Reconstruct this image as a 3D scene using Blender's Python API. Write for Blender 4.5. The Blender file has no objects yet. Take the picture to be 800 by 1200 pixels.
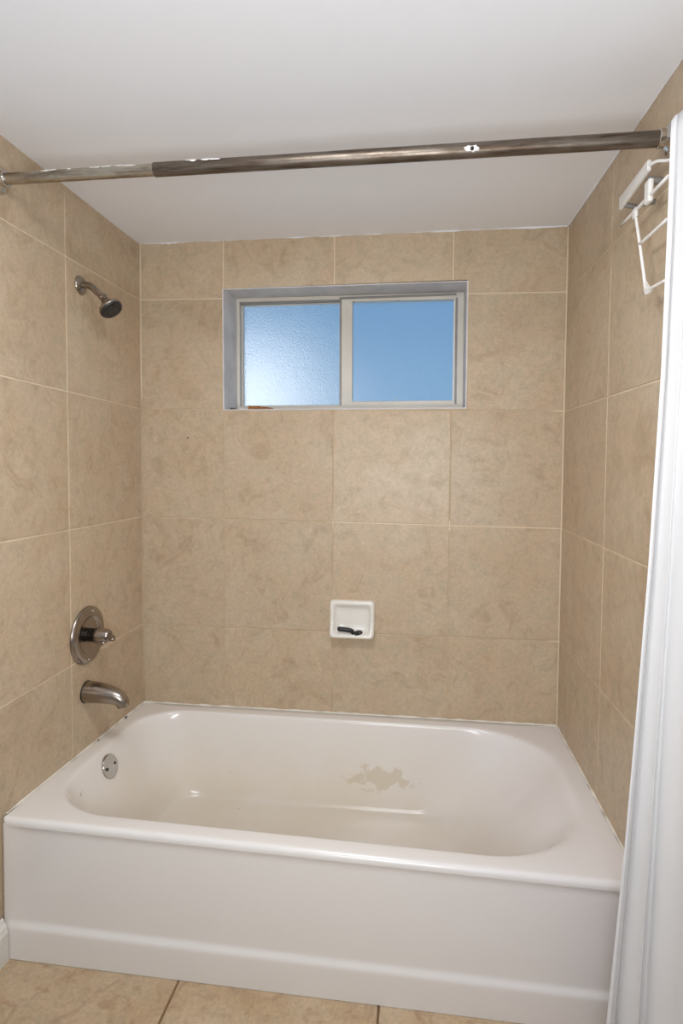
import bpy, bmesh, math, random
from mathutils import Vector, Matrix
from mathutils import noise as mnoise
random.seed(4)
S = bpy.context.scene
COL = S.collection
PI = math.pi
W = 1.524            # alcove width (60 in)
H0 = 2.0778          # ceiling height at the back left corner

# ------------------------------------------------------------------ room measurements (metres)
def ZC(x, y):        # ceiling height
    return H0 - 0.0125*x/W + (-y)*(0.0055*(1-x/W) - 0.0084*x/W)
def ZT(x, y):        # tub deck height (the tub sits a little out of level)
    return 0.3514 + 0.0037*x/W + (-y)*(0.0216*(1-x/W) - 0.0139*x/W)
def XL(y, z):        # left wall face
    t = z/H0
    return -0.0057*(1-t) + 0.0073*t - 0.0090*(-y)
def XR(y, z):        # right wall face
    t = z/H0
    return W - 0.0014*(1-t) - 0.0003*t + 0.0114*(-y)

# ------------------------------------------------------------------ object helpers
def obj(name, bm, m=None, parent=None, smooth=True):
    me = bpy.data.meshes.new(name)
    bmesh.ops.recalc_face_normals(bm, faces=bm.faces)
    bm.to_mesh(me); bm.free()
    if smooth:
        for p in me.polygons: p.use_smooth = True
    o = bpy.data.objects.new(name, me); COL.objects.link(o)
    if m: me.materials.append(m)
    if parent:
        o.parent = parent
        o.matrix_parent_inverse = Matrix.Translation(-Vector(parent.location))
    return o
def autosmooth(o, deg=35):
    me = o.data
    b = bmesh.new(); b.from_mesh(me)
    for e in b.edges:
        if len(e.link_faces) == 2 and e.calc_face_angle(0) > math.radians(deg): e.smooth = False
    b.to_mesh(me); b.free()
    return o
def tag(o, label=None, cat=None, group=None, kind=None):
    if label: o['label'] = label
    if cat: o['category'] = cat
    if group: o['group'] = group
    if kind: o['kind'] = kind
    return o
def empty(name, loc, label, cat, group=None):
    o = bpy.data.objects.new(name, None); COL.objects.link(o)
    o.location = loc; o.empty_display_size = 0.05
    return tag(o, label, cat, group)
def struct(name, bm, m, label=None, smooth=False):
    o = obj(name, bm, m, smooth=smooth)
    o['kind'] = 'structure'
    if label: o['label'] = label
    return o

def box(bm, x0, x1, y0, y1, z0, z1, bev=0, seg=2):
    r = bmesh.ops.create_cube(bm, size=1)
    vs = r['verts']
    for v in vs:
        v.co = Vector(((x0+x1)/2 + v.co.x*(x1-x0), (y0+y1)/2 + v.co.y*(y1-y0), (z0+z1)/2 + v.co.z*(z1-z0)))
    if bev:
        es = list({e for v in vs for e in v.link_edges})
        bmesh.ops.bevel(bm, geom=es, offset=bev, segments=seg, affect='EDGES', profile=0.5)
    return bm
def frame_of(d):
    d = Vector(d).normalized()
    a = Vector((0, 0, 1)) if abs(d.z) < 0.9 else Vector((0, 1, 0))
    s = d.cross(a).normalized(); t = s.cross(d).normalized()
    return d, s, t
def lathe(bm, prof, origin, axis, n=40, caps=(True, True)):
    """prof: list of (radius, height along axis)"""
    d, s, t = frame_of(axis); o = Vector(origin); rings = []
    for r, h in prof:
        rings.append([bm.verts.new(o + d*h + (s*math.cos(2*PI*k/n) + t*math.sin(2*PI*k/n))*max(r, 1e-5)) for k in range(n)])
    for a, b in zip(rings, rings[1:]):
        for k in range(n): bm.faces.new((a[k], a[(k+1) % n], b[(k+1) % n], b[k]))
    if caps[0]: bm.faces.new(rings[0][::-1])
    if caps[1]: bm.faces.new(rings[-1])
    return bm
def spline(pts, n=8):
    """Catmull-Rom through points (any dimension)"""
    P = [tuple(p) for p in pts]; P = [P[0]] + P + [P[-1]]; out = []
    for i in range(1, len(P)-2):
        for k in range(n):
            t = k/n
            out.append(tuple(0.5*((2*b) + (-a+c)*t + (2*a-5*b+4*c-d)*t*t + (-a+3*b-3*c+d)*t**3)
                             for a, b, c, d in zip(P[i-1], P[i], P[i+1], P[i+2])))
    out.append(P[-2]); return out
def sweep(bm, path, radii, n=16, flat=None, caps=True):
    """tube along path (list of xyz) with a radius per point; flat=(kx,kz) squashes the section"""
    P = [Vector(p[:3]) for p in path]; rings = []
    _, s, t = frame_of(P[1]-P[0])
    for i, p in enumerate(P):
        d = (P[min(i+1, len(P)-1)] - P[max(i-1, 0)]).normalized()
        s = (s - d*s.dot(d)).normalized(); t = s.cross(d)
        r = radii[i] if isinstance(radii, (list, tuple)) else radii
        k1, k2 = flat or (1, 1)
        rings.append([bm.verts.new(p + (s*math.cos(2*PI*k/n)*k1 + t*math.sin(2*PI*k/n)*k2)*r) for k in range(n)])
    for a, b in zip(rings, rings[1:]):
        for k in range(n): bm.faces.new((a[k], a[(k+1) % n], b[(k+1) % n], b[k]))
    if caps:
        bm.faces.new(rings[0][::-1]); bm.faces.new(rings[-1])
    return bm

# ------------------------------------------------------------------ material helpers
def srgb(r, g, b):
    f = lambda c: (c/255)/12.92 if c/255 <= 0.04045 else ((c/255+0.055)/1.055)**2.4
    return (f(r), f(g), f(b), 1)
class NT:
    def __init__(s, name):
        s.m = bpy.data.materials.new(name); s.m.use_nodes = True
        s.t = s.m.node_tree; s.t.nodes.clear()
        s.out = s.n('ShaderNodeOutputMaterial'); s.b = s.n('ShaderNodeBsdfPrincipled')
        s.l(s.b.outputs[0], s.out.inputs[0])
    def n(s, typ, **kw):
        nd = s.t.nodes.new(typ)
        for k, v in kw.items(): setattr(nd, k, v)
        return nd
    def l(s, a, b): s.t.links.new(a, b)
    def set(s, **kw):
        for k, v in kw.items(): s.b.inputs[k.replace('_', ' ')].default_value = v
        return s
    def coord(s, scale=(1, 1, 1), add=None):
        tc = s.n('ShaderNodeTexCoord'); mp = s.n('ShaderNodeMapping')
        mp.inputs['Scale'].default_value = scale
        src = tc.outputs['Object']
        if add is not None:
            va = s.n('ShaderNodeVectorMath', operation='ADD'); s.l(src, va.inputs[0]); s.l(add, va.inputs[1]); src = va.outputs[0]
        s.l(src, mp.inputs['Vector']); return mp.outputs[0]
    def noise(s, vec, scale, detail=4, rough=0.55, dist=0.0):
        nz = s.n('ShaderNodeTexNoise'); s.l(vec, nz.inputs['Vector'])
        nz.inputs['Scale'].default_value = scale; nz.inputs['Detail'].default_value = detail
        nz.inputs['Roughness'].default_value = rough; nz.inputs['Distortion'].default_value = dist
        return nz.outputs['Fac']
    def ramp(s, fac, *stops):
        r = s.n('ShaderNodeValToRGB'); e = r.color_ramp.elements
        while len(e) < len(stops): e.new(0.5)
        for k, (p, c) in enumerate(stops): e[k].position = p; e[k].color = c
        s.l(fac, r.inputs[0]); return r.outputs[0]
    def mix(s, fac, a, b, mode='MIX'):
        x = s.n('ShaderNodeMix', data_type='RGBA', blend_type=mode)
        for v, i in ((fac, 0), (a, 6), (b, 7)):
            if isinstance(v, (int, float, tuple)): x.inputs[i].default_value = v
            else: s.l(v, x.inputs[i])
        return x.outputs[2]
    def math(s, op, a, b=0.0, clamp=False):
        x = s.n('ShaderNodeMath', operation=op); x.use_clamp = clamp
        for v, i in ((a, 0), (b, 1)):
            if isinstance(v, (int, float)): x.inputs[i].default_value = v
            else: s.l(v, x.inputs[i])
        return x.outputs[0]
    def bump(s, h, strength=0.1, dist=0.002):
        b = s.n('ShaderNodeBump'); b.inputs['Strength'].default_value = strength
        b.inputs['Distance'].default_value = dist
        s.l(h, b.inputs['Height']); s.l(b.outputs[0], s.b.inputs['Normal'])
    def color(s, c): s.l(c, s.b.inputs['Base Color'])
BW = lambda v: (v, v, v, 1)

def simple(name, c, rough=0.5, metal=0.0, mottled=0.0, bump=0.0, scale=30, **kw):
    t = NT(name).set(Roughness=rough, Metallic=metal, **kw)
    v = t.coord(); nz = t.noise(v, scale, 4)
    dark = tuple(x*(1-mottled) for x in c[:3]) + (1,)
    t.color(t.ramp(nz, (0.3, dark), (0.7, c)))
    if bump: t.bump(nz, bump)
    return t.m

def tile_mat(name, base, warm, olive, dark, contrast=1.0, s=1.0):
    t = NT(name)
    geo = t.n('ShaderNodeNewGeometry')
    rnd = geo.outputs['Random Per Island']
    off = t.n('ShaderNodeCombineXYZ')
    t.l(t.math('MULTIPLY', rnd, 13.7), off.inputs[0]); t.l(t.math('MULTIPLY', rnd, 41.3), off.inputs[1]); t.l(t.math('MULTIPLY', rnd, 7.9), off.inputs[2])
    v = t.coord(add=off.outputs[0])
    big = t.noise(v, 5.5*s, 3, 0.5, 0.4)
    mid = t.noise(v, 23*s, 7, 0.72, 0.5)
    fine = t.noise(v, 75*s, 5, 0.7, 0.3)
    grain = t.noise(v, 300*s, 3, 0.7)
    c = t.mix(t.ramp(big, (0.36, BW(0)), (0.66, BW(1))), base, warm)
    c = t.mix(t.math('MULTIPLY', t.ramp(mid, (0.47, BW(0)), (0.66, BW(1))), 0.62*contrast), c, olive)
    c = t.mix(t.math('MULTIPLY', t.ramp(t.noise(v, 11*s, 6, 0.65, 1.5), (0.5, BW(0)), (0.7, BW(1))), 0.55*contrast), c, dark)
    k = t.ramp(fine, (0.25, BW(0.84)), (0.5, BW(1.0)), (0.75, BW(1.15)))
    c = t.mix(0.75*contrast, c, t.mix(1.0, c, k, 'MULTIPLY'))
    k2 = t.ramp(grain, (0.3, BW(0.90)), (0.7, BW(1.08)))
    c = t.mix(0.8, c, t.mix(1.0, c, k2, 'MULTIPLY'))
    # each tile of its own tone
    tone = t.ramp(rnd, (0.0, BW(0.965)), (1.0, BW(1.03)))
    c = t.mix(1.0, c, tone, 'MULTIPLY')
    t.color(c)
    t.l(t.ramp(mid, (0.3, BW(0.30)), (0.7, BW(0.44))), t.b.inputs['Roughness'])
    t.set(Specular_IOR_Level=0.35)
    t.bump(fine, 0.18, 0.0008)
    return t.m

M = {}
M['tile'] = tile_mat('beige_wall_tile', srgb(200, 180, 154), srgb(196, 172, 143), srgb(182, 168, 143), srgb(170, 145, 116), 1.05)
M['floor_tile'] = tile_mat('beige_floor_tile', srgb(198, 174, 144), srgb(188, 160, 126), srgb(176, 158, 130), srgb(164, 132, 100), 1.35, 1.3)
t = NT('cream_grout').set(Roughness=0.8)
nz = t.noise(t.coord(), 5, 3)
t.color(t.ramp(nz, (0.35, srgb(212, 193, 165)), (0.62, srgb(230, 213, 187))))
M['grout'] = t.m
# back wall grout: clean cream near the corners and the ceiling, grown dull lower down
t = NT('worn_grout').set(Roughness=0.8)
v = t.coord(); sx = t.n('ShaderNodeSeparateXYZ'); t.l(v, sx.inputs[0])
low = t.ramp(sx.outputs[2], (0.0, BW(1)), (1.0, BW(0)))
mr = t.n('ShaderNodeMapRange'); t.l(sx.outputs[2], mr.inputs[0]); mr.inputs[1].default_value = 1.48; mr.inputs[2].default_value = 1.55; mr.inputs[3].default_value = 1; mr.inputs[4].default_value = 0
mx = t.n('ShaderNodeMapRange'); t.l(sx.outputs[0], mx.inputs[0]); mx.inputs[1].default_value = 1.47; mx.inputs[2].default_value = 1.50; mx.inputs[3].default_value = 1; mx.inputs[4].default_value = 0
# rows z2 and z3 right of the middle stay clean
mz = t.n('ShaderNodeMapRange'); t.l(sx.outputs[2], mz.inputs[0]); mz.inputs[1].default_value = 1.03; mz.inputs[2].default_value = 1.035; mz.inputs[3].default_value = 0; mz.inputs[4].default_value = 1
mz2 = t.n('ShaderNodeMapRange'); t.l(sx.outputs[2], mz2.inputs[0]); mz2.inputs[1].default_value = 1.066; mz2.inputs[2].default_value = 1.071; mz2.inputs[3].default_value = 1; mz2.inputs[4].default_value = 0
mh = t.n('ShaderNodeMapRange'); t.l(sx.outputs[0], mh.inputs[0]); mh.inputs[1].default_value = 0.70; mh.inputs[2].default_value = 0.76; mh.inputs[3].default_value = 0; mh.inputs[4].default_value = 1
clean = t.math('MULTIPLY', t.math('MULTIPLY', mz.outputs[0], mz2.outputs[0]), mh.outputs[0])
dull = t.math('MULTIPLY', t.math('MULTIPLY', mr.outputs[0], mx.outputs[0]), t.math('SUBTRACT', 1.0, clean), True)
dull = t.math('MULTIPLY', dull, t.ramp(t.noise(v, 9, 3), (0.3, BW(0.55)), (0.6, BW(1))))
t.color(t.mix(dull, srgb(226, 208, 180), srgb(190, 168, 138)))
M['grout_back'] = t.m
M['floor_grout'] = simple('brown_floor_grout', srgb(128, 98, 68), 0.85, mottled=0.15)
M['ceiling'] = simple('ceiling_paint', srgb(244, 245, 249), 0.55, mottled=0.015, bump=0.05, scale=12)
M['paint'] = simple('darkened_wall_paint', srgb(168, 168, 170), 0.55, mottled=0.02, bump=0.05)  # unseen room walls, darkened to cut bounce light on the apron
M['trim'] = simple('white_trim_paint', srgb(228, 224, 216), 0.35, mottled=0.04)
M['caulk'] = simple('old_caulk', srgb(236, 230, 218), 0.5, mottled=0.12, bump=0.3, scale=22)

# bathtub enamel with cream wear and the yellowed patch on the inner back side
t = NT('tub_enamel').set(Roughness=0.16, Coat_Weight=0.15, Coat_Roughness=0.12)
v = t.coord(); sx = t.n('ShaderNodeSeparateXYZ'); t.l(v, sx.inputs[0])
def rng(t, src, a, b, lo, hi):
    r = t.n('ShaderNodeMapRange'); t.l(src, r.inputs[0])
    for i, q in zip((1, 2, 3, 4), (a, b, lo, hi)): r.inputs[i].default_value = q
    return r.outputs[0]
X, Y, Z = sx.outputs
wear = t.math('MULTIPLY', t.ramp(t.noise(v, 4, 4), (0.3, BW(0.3)), (0.7, BW(1))), rng(t, Z, 0.36, 0.12, 0.05, 0.75), True)
inn = t.math('MULTIPLY', rng(t, Y, -0.735, -0.70, 0, 1), rng(t, X, 1.45, 1.2, 0.25, 1), True)
c = t.mix(t.math('MULTIPLY', wear, inn), srgb(236, 231, 226), srgb(226, 214, 194))
c = t.mix(rng(t, X, 0.9, 1.35, 0, 0.8), c, t.mix(1.0, c, srgb(250, 250, 255), 'MULTIPLY'))
# flaked patch
dx = t.math('DIVIDE', t.math('SUBTRACT', X, 0.905), 0.112); dz = t.math('DIVIDE', t.math('SUBTRACT', Z, 0.172), 0.043)
rr = t.math('SQRT', t.math('ADD', t.math('MULTIPLY', dx, dx), t.math('MULTIPLY', dz, dz)))
pn = t.noise(v, 26, 4, 0.6)
pm = t.math('SUBTRACT', t.math('ADD', t.math('SUBTRACT', 1.0, rr), t.math('MULTIPLY', t.math('SUBTRACT', pn, 0.5), 3.6)), 0.15)
pm = t.math('MULTIPLY', rng(t, pm, 0.0, 0.22, 0, 1), rng(t, Y, -0.25, -0.2, 0, 1))
pm = t.math('MULTIPLY', pm, rng(t, rr, 1.0, 1.35, 1, 0))
c = t.mix(t.math('MULTIPLY', pm, 0.40), c, srgb(196, 176, 136))
# tiny rust specks
sp = t.noise(v, 34, 1, 0.3)
c = t.mix(t.math('MULTIPLY', t.math('MULTIPLY', t.ramp(sp, (0.80, BW(0)), (0.83, BW(1))), 0.5), rng(t, Y, -0.72, -0.70, 0, 1)), c, srgb(140, 120, 96))
t.color(c)
t.l(t.ramp(t.noise(v, 9, 4), (0.3, BW(0.13)), (0.7, BW(0.24))), t.b.inputs['Roughness'])
t.bump(t.noise(v, 7, 2), 0.08, 0.004)
M['tub'] = t.m
M['ceramic'] = simple('white_ceramic', srgb(240, 235, 226), 0.12, mottled=0.03, scale=12)
M['nickel'] = simple('brushed_nickel', srgb(168, 158, 148), 0.26, 1.0, mottled=0.2, scale=14)
M['nickel_worn'] = simple('spotted_nickel', srgb(176, 166, 154), 0.24, 1.0, mottled=0.35, scale=60)
M['chrome'] = simple('chrome', srgb(205, 202, 198), 0.12, 1.0, mottled=0.12, scale=30)
M['dark_metal'] = simple('dark_metal', srgb(58, 52, 48), 0.35, 0.8, mottled=0.2)
M['black'] = simple('black_rubber', srgb(22, 21, 20), 0.4, mottled=0.2)
M['sprayface'] = simple('dark_spray_face', srgb(44, 42, 38), 0.35, mottled=0.25, scale=90)
M['nozzle'] = simple('grey_nozzle', srgb(78, 76, 70), 0.5)
M['white_plastic'] = simple('white_plastic', srgb(238, 235, 230), 0.3, mottled=0.04)
M['reveal'] = simple('grey_painted_reveal', srgb(222, 219, 219), 0.6, mottled=0.22, bump=0.2, scale=14)
M['alum'] = simple('cream_window_frame', srgb(218, 212, 200), 0.4, mottled=0.08, scale=12)
M['alum_grey'] = simple('grey_window_track', srgb(150, 146, 142), 0.45, 0.2, mottled=0.2, scale=24)
M['scrap'] = simple('orange_brown_scrap', srgb(176, 118, 60), 0.8, mottled=0.5, scale=120)
M['crumb'] = simple('dark_crumb', srgb(92, 84, 70), 0.9, mottled=0.4, scale=120)
M['outside'] = simple('white_glow_block', srgb(240, 244, 248), 0.8)
M['lamp'] = None

# rod: brownish worn steel with lengthwise staining
def rod_mat(name, a, b, c_, metal):
    t = NT(name).set(Metallic=metal)
    v = t.coord((1.2, 14, 14))
    n1 = t.noise(v, 6, 6, 0.65); n2 = t.noise(t.coord((0.5, 1, 1)), 60, 5, 0.7)
    c = t.ramp(n1, (0.35, a), (0.5, b), (0.68, c_))
    c = t.mix(0.5, c, t.mix(1.0, c, t.ramp(n2, (0.3, BW(0.6)), (0.6, BW(1.05))), 'MULTIPLY'))
    t.color(c); t.l(t.ramp(n2, (0.3, BW(0.50)), (0.7, BW(0.32))), t.b.inputs['Roughness'])
    return t.m
M['rod_pale'] = rod_mat('worn_pale_rod', srgb(134, 118, 100), srgb(176, 166, 150), srgb(196, 188, 172), 0.95)
M['rod_dark'] = rod_mat('worn_brown_rod', srgb(84, 68, 56), srgb(112, 101, 90), srgb(132, 122, 112), 0.85)
M['flake'] = simple('white_paint_flake', srgb(244, 242, 238), 0.6)

# curtain cloth
t = NT('white_curtain_cloth').set(Roughness=0.75, Sheen_Weight=0.15)
v = t.coord((1, 1, 1))
t.color(t.ramp(t.noise(v, 3, 2), (0.3, srgb(243, 242, 242)), (0.7, srgb(248, 247, 247))))
wv = t.n('ShaderNodeTexWave'); wv.inputs['Scale'].default_value = 400; t.l(v, wv.inputs[0])
t.bump(wv.outputs['Fac'], 0.05, 0.0003)
tr = t.n('ShaderNodeBsdfTranslucent'); tr.inputs[0].default_value = srgb(246, 245, 245)
ms = t.n('ShaderNodeMixShader'); ms.inputs[0].default_value = 0.28
t.l(t.b.outputs[0], ms.inputs[1]); t.l(tr.outputs[0], ms.inputs[2]); t.l(ms.outputs[0], t.out.inputs[0])
M['cloth'] = t.m

# obscure glass
def glass_mat(name, rough, bscale, bstr, tint):
    t = NT(name).set(Roughness=rough, Transmission_Weight=1.0, IOR=1.3, Base_Color=tint)
    v = t.coord()
    nz = t.noise(v, bscale, 2, 0.5); t.bump(nz, bstr, 0.004)
    return t.m
M['glass_l'] = glass_mat('pebbled_obscure_glass', 0.46, 210, 0.9, (0.95, 0.97, 1, 1))
M['glass_r'] = glass_mat('fine_obscure_glass', 0.42, 260, 0.25, (0.90, 0.94, 1, 1))

# ------------------------------------------------------------------ tiled walls
TH = 0.0018; G = 0.0042; BV = 0.0012
def tile_poly(bm, poly, to3):
    """poly: outline in wall coordinates (u, z), already shrunk by the grout gap; raised slab with a bevelled edge"""
    n = len(poly)
    def inset(k, d):
        p, a, b = Vector(poly[k]), Vector(poly[k-1]), Vector(poly[(k+1) % n])
        e1, e2 = (p-a).normalized(), (b-p).normalized()
        n1, n2 = Vector((-e1.y, e1.x)), Vector((-e2.y, e2.x))
        m = (n1+n2); m = m/ max(0.2, m.dot(n1))
        q = p + m*d; return (q.x, q.y)
    lo = [bm.verts.new(to3(*poly[k], 0)) for k in range(n)]
    hi = [bm.verts.new(to3(*inset(k, BV*0.3), TH-BV*0.4)) for k in range(n)]
    top = [bm.verts.new(to3(*inset(k, BV), TH)) for k in range(n)]
    for A, B in ((lo, hi), (hi, top)):
        for k in range(n): bm.faces.new((A[k], A[(k+1) % n], B[(k+1) % n], B[k]))
    bm.faces.new(top)
rows_l = [('z4', 0.6553, -0.0018, -0.0066, 0.0071), ('z3', 1.066, -0.0183, 0.003, -0.0046),
          ('z2', 1.4715, -0.0222, 0.02, -0.0033), ('z1', 1.8727, -0.0243, 0.0033, -0.0158)]
def row_z(i, x, y):      # i = -1 floor/deck bottom, 0..3 joints, 4 ceiling
    if i < 0: return {-1: 0.0}[i]
    if i == 4: return ZC(x, y)
    _, z, r, sl, sr = rows_l[i]
    k = x/W
    return z + r*k + (-y)*(sl*(1-k) + sr*k)
def ccw(p): return p
# wall backings as thick slabs, the tiles as slabs on their faces
def slab_back():
    """back wall: grout plane with a window opening, thick"""
    bm = bmesh.new()
    ox0, ox1, oz0, oz1 = 0.3215, 1.1960, 1.4645, 1.9015
    xs = [-0.15, ox0, ox1, W+0.15]; zs = [-0.02, oz0, oz1, H0+0.05]
    for y in (TH, 0.20):
        vs = [[bm.verts.new((x, y, z)) for x in xs] for z in zs]
        for i in range(3):
            for j in range(3):
                if i == 1 and j == 1: continue
                bm.faces.new((vs[i][j], vs[i][j+1], vs[i+1][j+1], vs[i+1][j]))
        if y == TH: f = vs
        else: b = vs
    ring = [(1, 1), (1, 2), (2, 2), (2, 1)]
    for k in range(4):
        a, c = ring[k], ring[(k+1) % 4]
        bm.faces.new((f[a[0]][a[1]], f[c[0]][c[1]], b[c[0]][c[1]], b[a[0]][a[1]]))
    out = [(0, 0), (0, 3), (3, 3), (3, 0)]
    for k in range(4):
        a, c = out[k], out[(k+1) % 4]
        bm.faces.new((f[a[0]][a[1]], f[c[0]][c[1]], b[c[0]][c[1]], b[a[0]][a[1]]))
    return bm
wb = struct('wall_back', slab_back(), M['grout_back'])
bm = bmesh.new()
def back3(u, z, h):      # u in nominal metres -> follow the out-of-true side walls
    x = XL(0, z) + u*(XR(0, z)-XL(0, z))/W
    return (x, TH-h, z)
cols = [0.0, 0.3203, 0.7291, 1.1448, W]
g = G/2
def cell(c0, c1, i0, i1, zlo=None, zhi=None):
    x0, x1 = cols[c0]+g+ (0.001 if c0 == 0 else 0), cols[c1]-g-(0.001 if c1 == 4 else 0)
    return [(x0, (zlo or row_z(i0, x0, 0))+g), (x1, (zlo or row_z(i0, x1, 0))+g), (x1, (zhi or row_z(i1, x1, 0))-g), (x0, (zhi or row_z(i1, x0, 0))-g)]
OW0, OW1, OZ0, OZ1 = 0.3215, 1.1960, 1.4645, 1.9015
for r in (-1, 0, 1):
    for c in range(4):
        p = cell(c, c+1, r, r+1)
        if r == -1: p[0] = (p[0][0], 0.30); p[1] = (p[1][0], 0.30)
        tile_poly(bm, p, back3)
for c in (0,):
    tile_poly(bm, cell(0, 1, 2, 3), back3); tile_poly(bm, cell(0, 1, 3, 4), back3)
for c in (1, 2):         # above the window, cut to its head
    p = cell(c, c+1, 3, 4); p[0] = (p[0][0], OZ1); p[1] = (p[1][0], OZ1)
    tile_poly(bm, p, back3)
p = cell(3, 4, 2, 3); xw = OW1 + 0.002
tile_poly(bm, [(xw, p[0][1]+0.0), p[1], p[2], (xw, p[3][1])], back3)
p = cell(3, 4, 3, 4)     # L-shaped piece round the window corner
tile_poly(bm, [(xw, p[0][1]), p[1], p[2], p[3], (p[0][0], OZ1), (xw, OZ1)], back3)
o = obj('wall_tiling', bm, M['tile'], wb, smooth=False); o['label'] = 'beige stone-look tiles with a window cut into them'
# a small dark nail hole left of the window
bm = bmesh.new(); lathe(bm, [(0.0028, 0), (0.0028, 0.0012), (0.001, 0.0016)], (0.1842, 0.0, 1.3626), (0, -1, 0), 12)
obj('nail_hole_plug', bm, M['black'], wb)

def side_wall(name, side, yend, dj, label):
    sgn = 1 if side == 'L' else -1
    F = XL if side == 'L' else XR
    xn = 0 if side == 'L' else W
    YF = -2.95
    bm = bmesh.new(); fr = []; bk = []
    for y in (0.0, yend):
        for z in (-0.02, H0+0.05):
            fr.append(bm.verts.new((F(y, z)-sgn*TH, y, z))); bk.append(bm.verts.new((xn - sgn*0.15, y, z)))
    for A in (fr, bk): bm.faces.new((A[0], A[1], A[3], A[2]))
    for a, b in ((0, 1), (1, 3), (3, 2), (2, 0)): bm.faces.new((fr[a], fr[b], bk[b], bk[a]))
    wobj = struct(name, bm, M['grout'])
    bm = bmesh.new()
    def to3(u, z, h):    # u = distance from the back corner
        return (F(-u, z) + sgn*(h-TH), -u, z)
    us = [TH+0.0015, dj, dj+0.405, -yend]
    us = [u for u in us if u <= -yend+1e-6]
    if us[-1] < -yend - 0.02: us.append(-yend)
    for a, b in zip(us, us[1:]):
        for r in range(-1, 4):
            x = xn
            z = lambda i, u: row_z(i, x, -u)
            a2, b2 = a+g, b-g
            poly = [(a2, z(r, a2)+g), (b2, z(r, b2)+g), (b2, z(r+1, b2)-g), (a2, z(r+1, a2)-g)]
            tile_poly(bm, poly, to3)
    oo = obj('wall_tiling', bm, M['tile'], wobj, smooth=False); oo['label'] = label
    # painted wall going on beyond the tiles
    bm = bmesh.new(); f2 = []; b2 = []
    for y in (yend, YF):
        for z in (-0.02, H0+0.05):
            f2.append(bm.verts.new((F(y, z)+sgn*0.001, y, z))); b2.append(bm.verts.new((xn - sgn*0.15, y, z)))
    for A in (f2, b2): bm.faces.new((A[0], A[1], A[3], A[2]))
    for a, b in ((0, 1), (1, 3), (3, 2), (2, 0)): bm.faces.new((f2[a], f2[b], b2[b], b2[a]))
    obj('painted_wall', bm, M['paint'], wobj, smooth=False)
    return wobj
side_wall('wall_left', 'L', -0.84, 0.4531, 'beige stone-look tiles beside the tub fittings')
side_wall('wall_right', 'R', -0.98, 0.4322, 'beige stone-look tiles behind the white rack')
bm = bmesh.new(); box(bm, -0.2, W+0.25, -3.05, -2.95, -0.02, H0+0.1); struct('wall_front', bm, M['paint'])
# ceiling
bm = bmesh.new(); lo = []; up = []
for x, y in ((-0.2, 0.2), (W+0.25, 0.2), (W+0.25, -3.05), (-0.2, -3.05)):
    lo.append(bm.verts.new((x, y, ZC(x, y)))); up.append(bm.verts.new((x, y, H0+0.2)))
bm.faces.new(lo); bm.faces.new(up[::-1])
for k in range(4): bm.faces.new((lo[k], lo[(k+1) % 4], up[(k+1) % 4], up[k]))
struct('ceiling', bm, M['ceiling'])
# ragged paint / filler line where the ceiling meets the tiles
def bead(path_fn, n, r, seed, amp=0.4, nseg=8):
    bm = bmesh.new(); pts = []; rad = []
    for k in range(n+1):
        p = Vector(path_fn(k/n)); pts.append(p)
        w = mnoise.noise(p*23 + Vector((seed, 0, 0)))
        rad.append(r*(1 + amp*w*1.6))
    return sweep(bm, pts, rad, nseg)
def back_bead(k):
    x = 0.002 + k*(W-0.004); return (x, -0.0018, ZC(x, 0)-0.0006)
tr1 = struct('trim_1', bead(back_bead, 160, 0.0030, 3, 0.8), M['ceiling'], smooth=True)
struct('trim_2', bead(lambda k: (XL(-k*0.84, 2.07)+0.0015, -0.002-k*0.83, ZC(0, -k*0.84)-0.0005), 60, 0.0026, 5), M['ceiling'], smooth=True)
struct('trim_3', bead(lambda k: (XR(-k*0.98, 2.07)-0.0015, -0.002-k*0.97, ZC(W, -k*0.98)-0.0005), 60, 0.0026, 9), M['ceiling'], smooth=True)

bm = bmesh.new(); fp = [(0.065+0.115*k/14, -0.0012, ZC(0.1, 0)-0.0018) for k in range(15)]
sweep(bm, fp, [0.0012+0.0048*math.sin(PI*k/14)**0.7*(0.8+0.3*math.sin(2.1*k)) for k in range(15)], 8); struct('trim_4', bm, M['ceiling'], smooth=True)
# floor: concrete-grout plane with tiles
bm = bmesh.new(); box(bm, -0.2, W+0.25, -3.05, 0.2, -0.08, -0.0025); fl = struct('floor', bm, M['floor_grout'])
bm = bmesh.new()
def fl3(u, v, h): return (u, v, -0.0025 + h*1.4)
xs = [0.0-0.03, 0.461, 0.952, 1.443, 1.60]; ys = [-2.95, -2.63, -2.14, -1.65, -1.16, -0.67]
for a, b in zip(xs, xs[1:]):
    for c, d in zip(ys, ys[1:]):
        tile_poly(bm, [(a+0.0026, c+0.0026), (b-0.0026, c+0.0026), (b-0.0026, d-0.0026), (a+0.0026, d-0.0026)], fl3)
obj('floor_tiling', bm, M['floor_tile'], fl, smooth=False)
# baseboard on the left wall outside the tub
def baseboard(name, x0, x1, ya, yb):
    bm = bmesh.new(); s = 1 if x1 > x0 else -1; th = abs(x1-x0)
    prof = [(0, 0), (th, 0), (th, 0.075), (th*0.82, 0.084), (th*0.8, 0.090), (th*0.45, 0.099), (th*0.3, 0.107), (0, 0.110)]
    A = [bm.verts.new((x0+s*a, ya, b)) for a, b in prof]; B = [bm.verts.new((x0+s*a, yb, b)) for a, b in prof]
    n = len(prof)
    for k in range(n): bm.faces.new((A[k], A[(k+1) % n], B[(k+1) % n], B[k]))
    bm.faces.new(A[::-1]); bm.faces.new(B)
    return struct(name, bm, M['trim'])
baseboard('baseboard_left', -0.008, 0.0085, -0.7665, -2.94)
baseboard('baseboard_right', W+0.018, W-0.002, -0.99, -2.94)

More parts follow.
